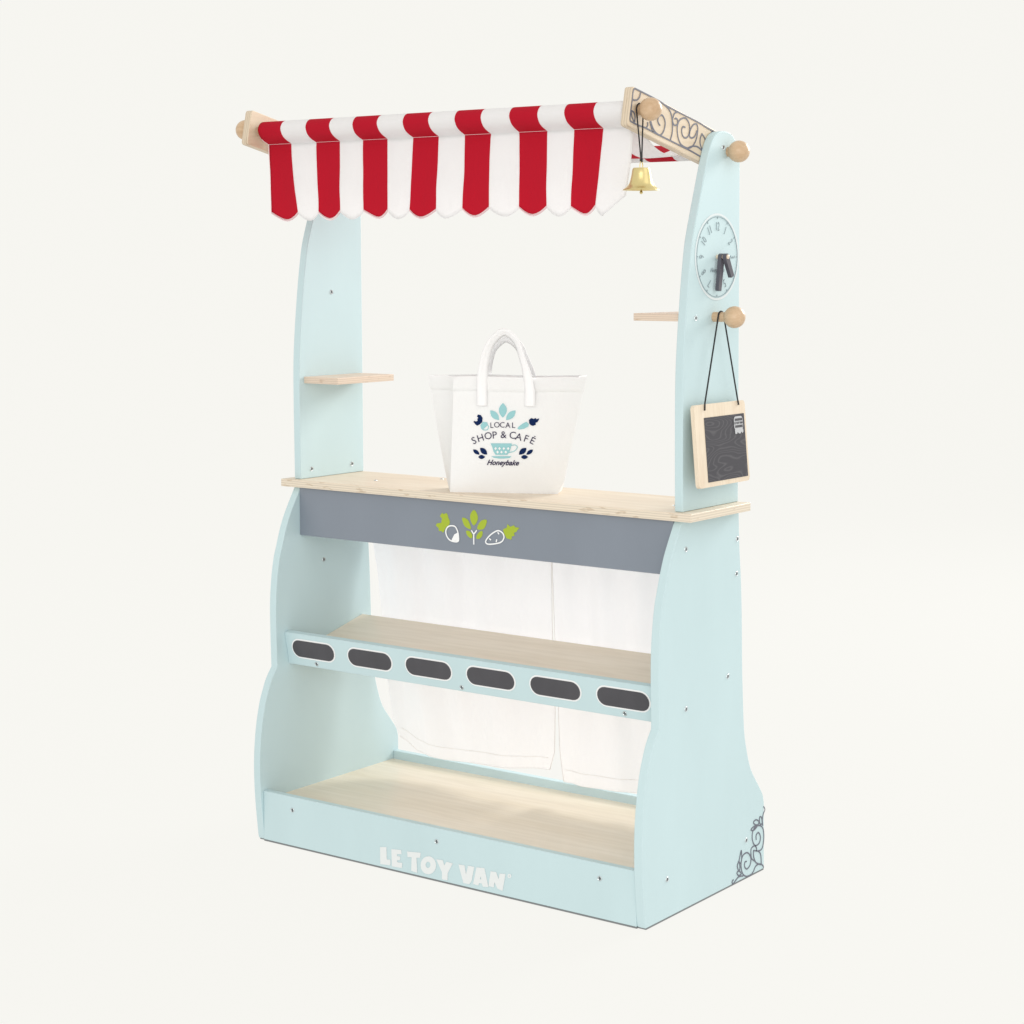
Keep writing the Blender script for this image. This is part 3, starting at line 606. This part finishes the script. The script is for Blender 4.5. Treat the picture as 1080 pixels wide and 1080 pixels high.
tube([(bx, by, .8655), (bx, by-.0008, .8690)] + [(xs_, RF[0]+.0069*math.cos(a), RF[1]+.0069*math.sin(a)) for a in [math.pi*(1.0-i/8) for i in range(9)]] + [(bx, by+.0008, .869), (bx, by, .8655)], .00085, 8, cb)
tube([(bx, by-.0012, .8668), (bx, by+.0012, .8690)], .0014, 8, cb); tube([(bx, by+.0012, .8665), (bx, by-.0012, .8688)], .0014, 8, cb)
link("cord", bm_mesh(cb), 'cord', bell)

# ------------------------------------------------------------------ chalkboard on a cord
ch = root("chalkboard", (W+.01, .1380, .4980), "small framed chalkboard with white bus emblem hanging on black cord from the post peg", "chalkboard")
top_, bot_ = Vector((W+.0125, .0790, .5935)), Vector((W+.0215, .0782, .4985))
ey = (top_-bot_).normalized(); ex = Vector((0, 1, 0)); CB = frame(bot_, ex, ey); Wb, Hb, tb = .1172, .0955, .0048
def rrect(x0, y0, x1, y1, r, n=5):
    L = []
    for cx, cy, a0 in ((x1-r, y1-r, 0), (x0+r, y1-r, 90), (x0+r, y0+r, 180), (x1-r, y0+r, 270)):
        for i in range(n+1): a = math.radians(a0+90*i/n); L.append((cx+r*math.cos(a), cy+r*math.sin(a)))
    return L
link("frame", put(flat([rrect(0, 0, Wb, Hb, .005)], tb), CB @ Matrix.Translation((0, 0, -tb))), 'ply_frame', ch, .0012)
link("writing_surface", put(flat([rrect(.0205, .0055, .1130, .0800, .0006)], .0003), CB @ Matrix.Translation((0, 0, .0001))), 'chalk', ch, smooth=0)
EB = CB @ Matrix.Translation((0, 0, .0006))
bx0, by0 = .0875, .0568
bus = [rrect(bx0, by0+.0040, bx0+.0205, by0+.0205, .0045), [(bx0+.001, by0+.005), (bx0+.0015, by0), (bx0+.0055, by0), (bx0+.0075, by0+.0022), (bx0+.0095, by0), (bx0+.014, by0), (bx0+.016, by0+.0022), (bx0+.018, by0), (bx0+.0205, by0+.0015), (bx0+.0205, by0+.005)]]
link("bus_emblem", put(join([flat([bus[0]], .0003), flat([bus[1]], .00025)]), EB), 'emblem', ch, smooth=0)
wn = []
for zz in (.0152, .0072):
    for i in range(4): wn.append(rrect(bx0+.0020+i*.0038, by0+zz, bx0+.0052+i*.0038, by0+zz+.0028, .0004))
    wn.append(rrect(bx0+.0172, by0+zz-.0002, bx0+.0192, by0+zz+.0029, .0004))
link("bus_window", put(join([flat(wn, .0003), glyph("LE TOY VAN", .0036, 0, (bx0+.0100, by0+.0125), bold=.02, sx=.95)]), EB @ Matrix.Translation((0, 0, .0003))), 'label_black', ch, smooth=0)
# cord
PX = W+.0095; pr_ = .0058
hl, hr = CB @ Vector((.0225, .0885, 0)), CB @ Vector((.1010, .0905, 0))
cb = bmesh.new()
arc = [(PX, .1446+(pr_+.0009)*math.cos(a), .6930+(pr_+.0009)*math.sin(a)) for a in [math.pi*(1.0-i/8) for i in range(9)]]
tube([tuple(hl-Vector((.003, 0, 0))), tuple(hl+Vector((.0010, 0, .0005))), tuple(hl+Vector((0, .0015, .008)))] + arc + [tuple(hr+Vector((0, -.0015, .008))), tuple(hr+Vector((.0010, 0, .0005))), tuple(hr-Vector((.003, 0, 0)))], .00095, 8, cb)
link("cord", bm_mesh(cb), 'cord', ch)
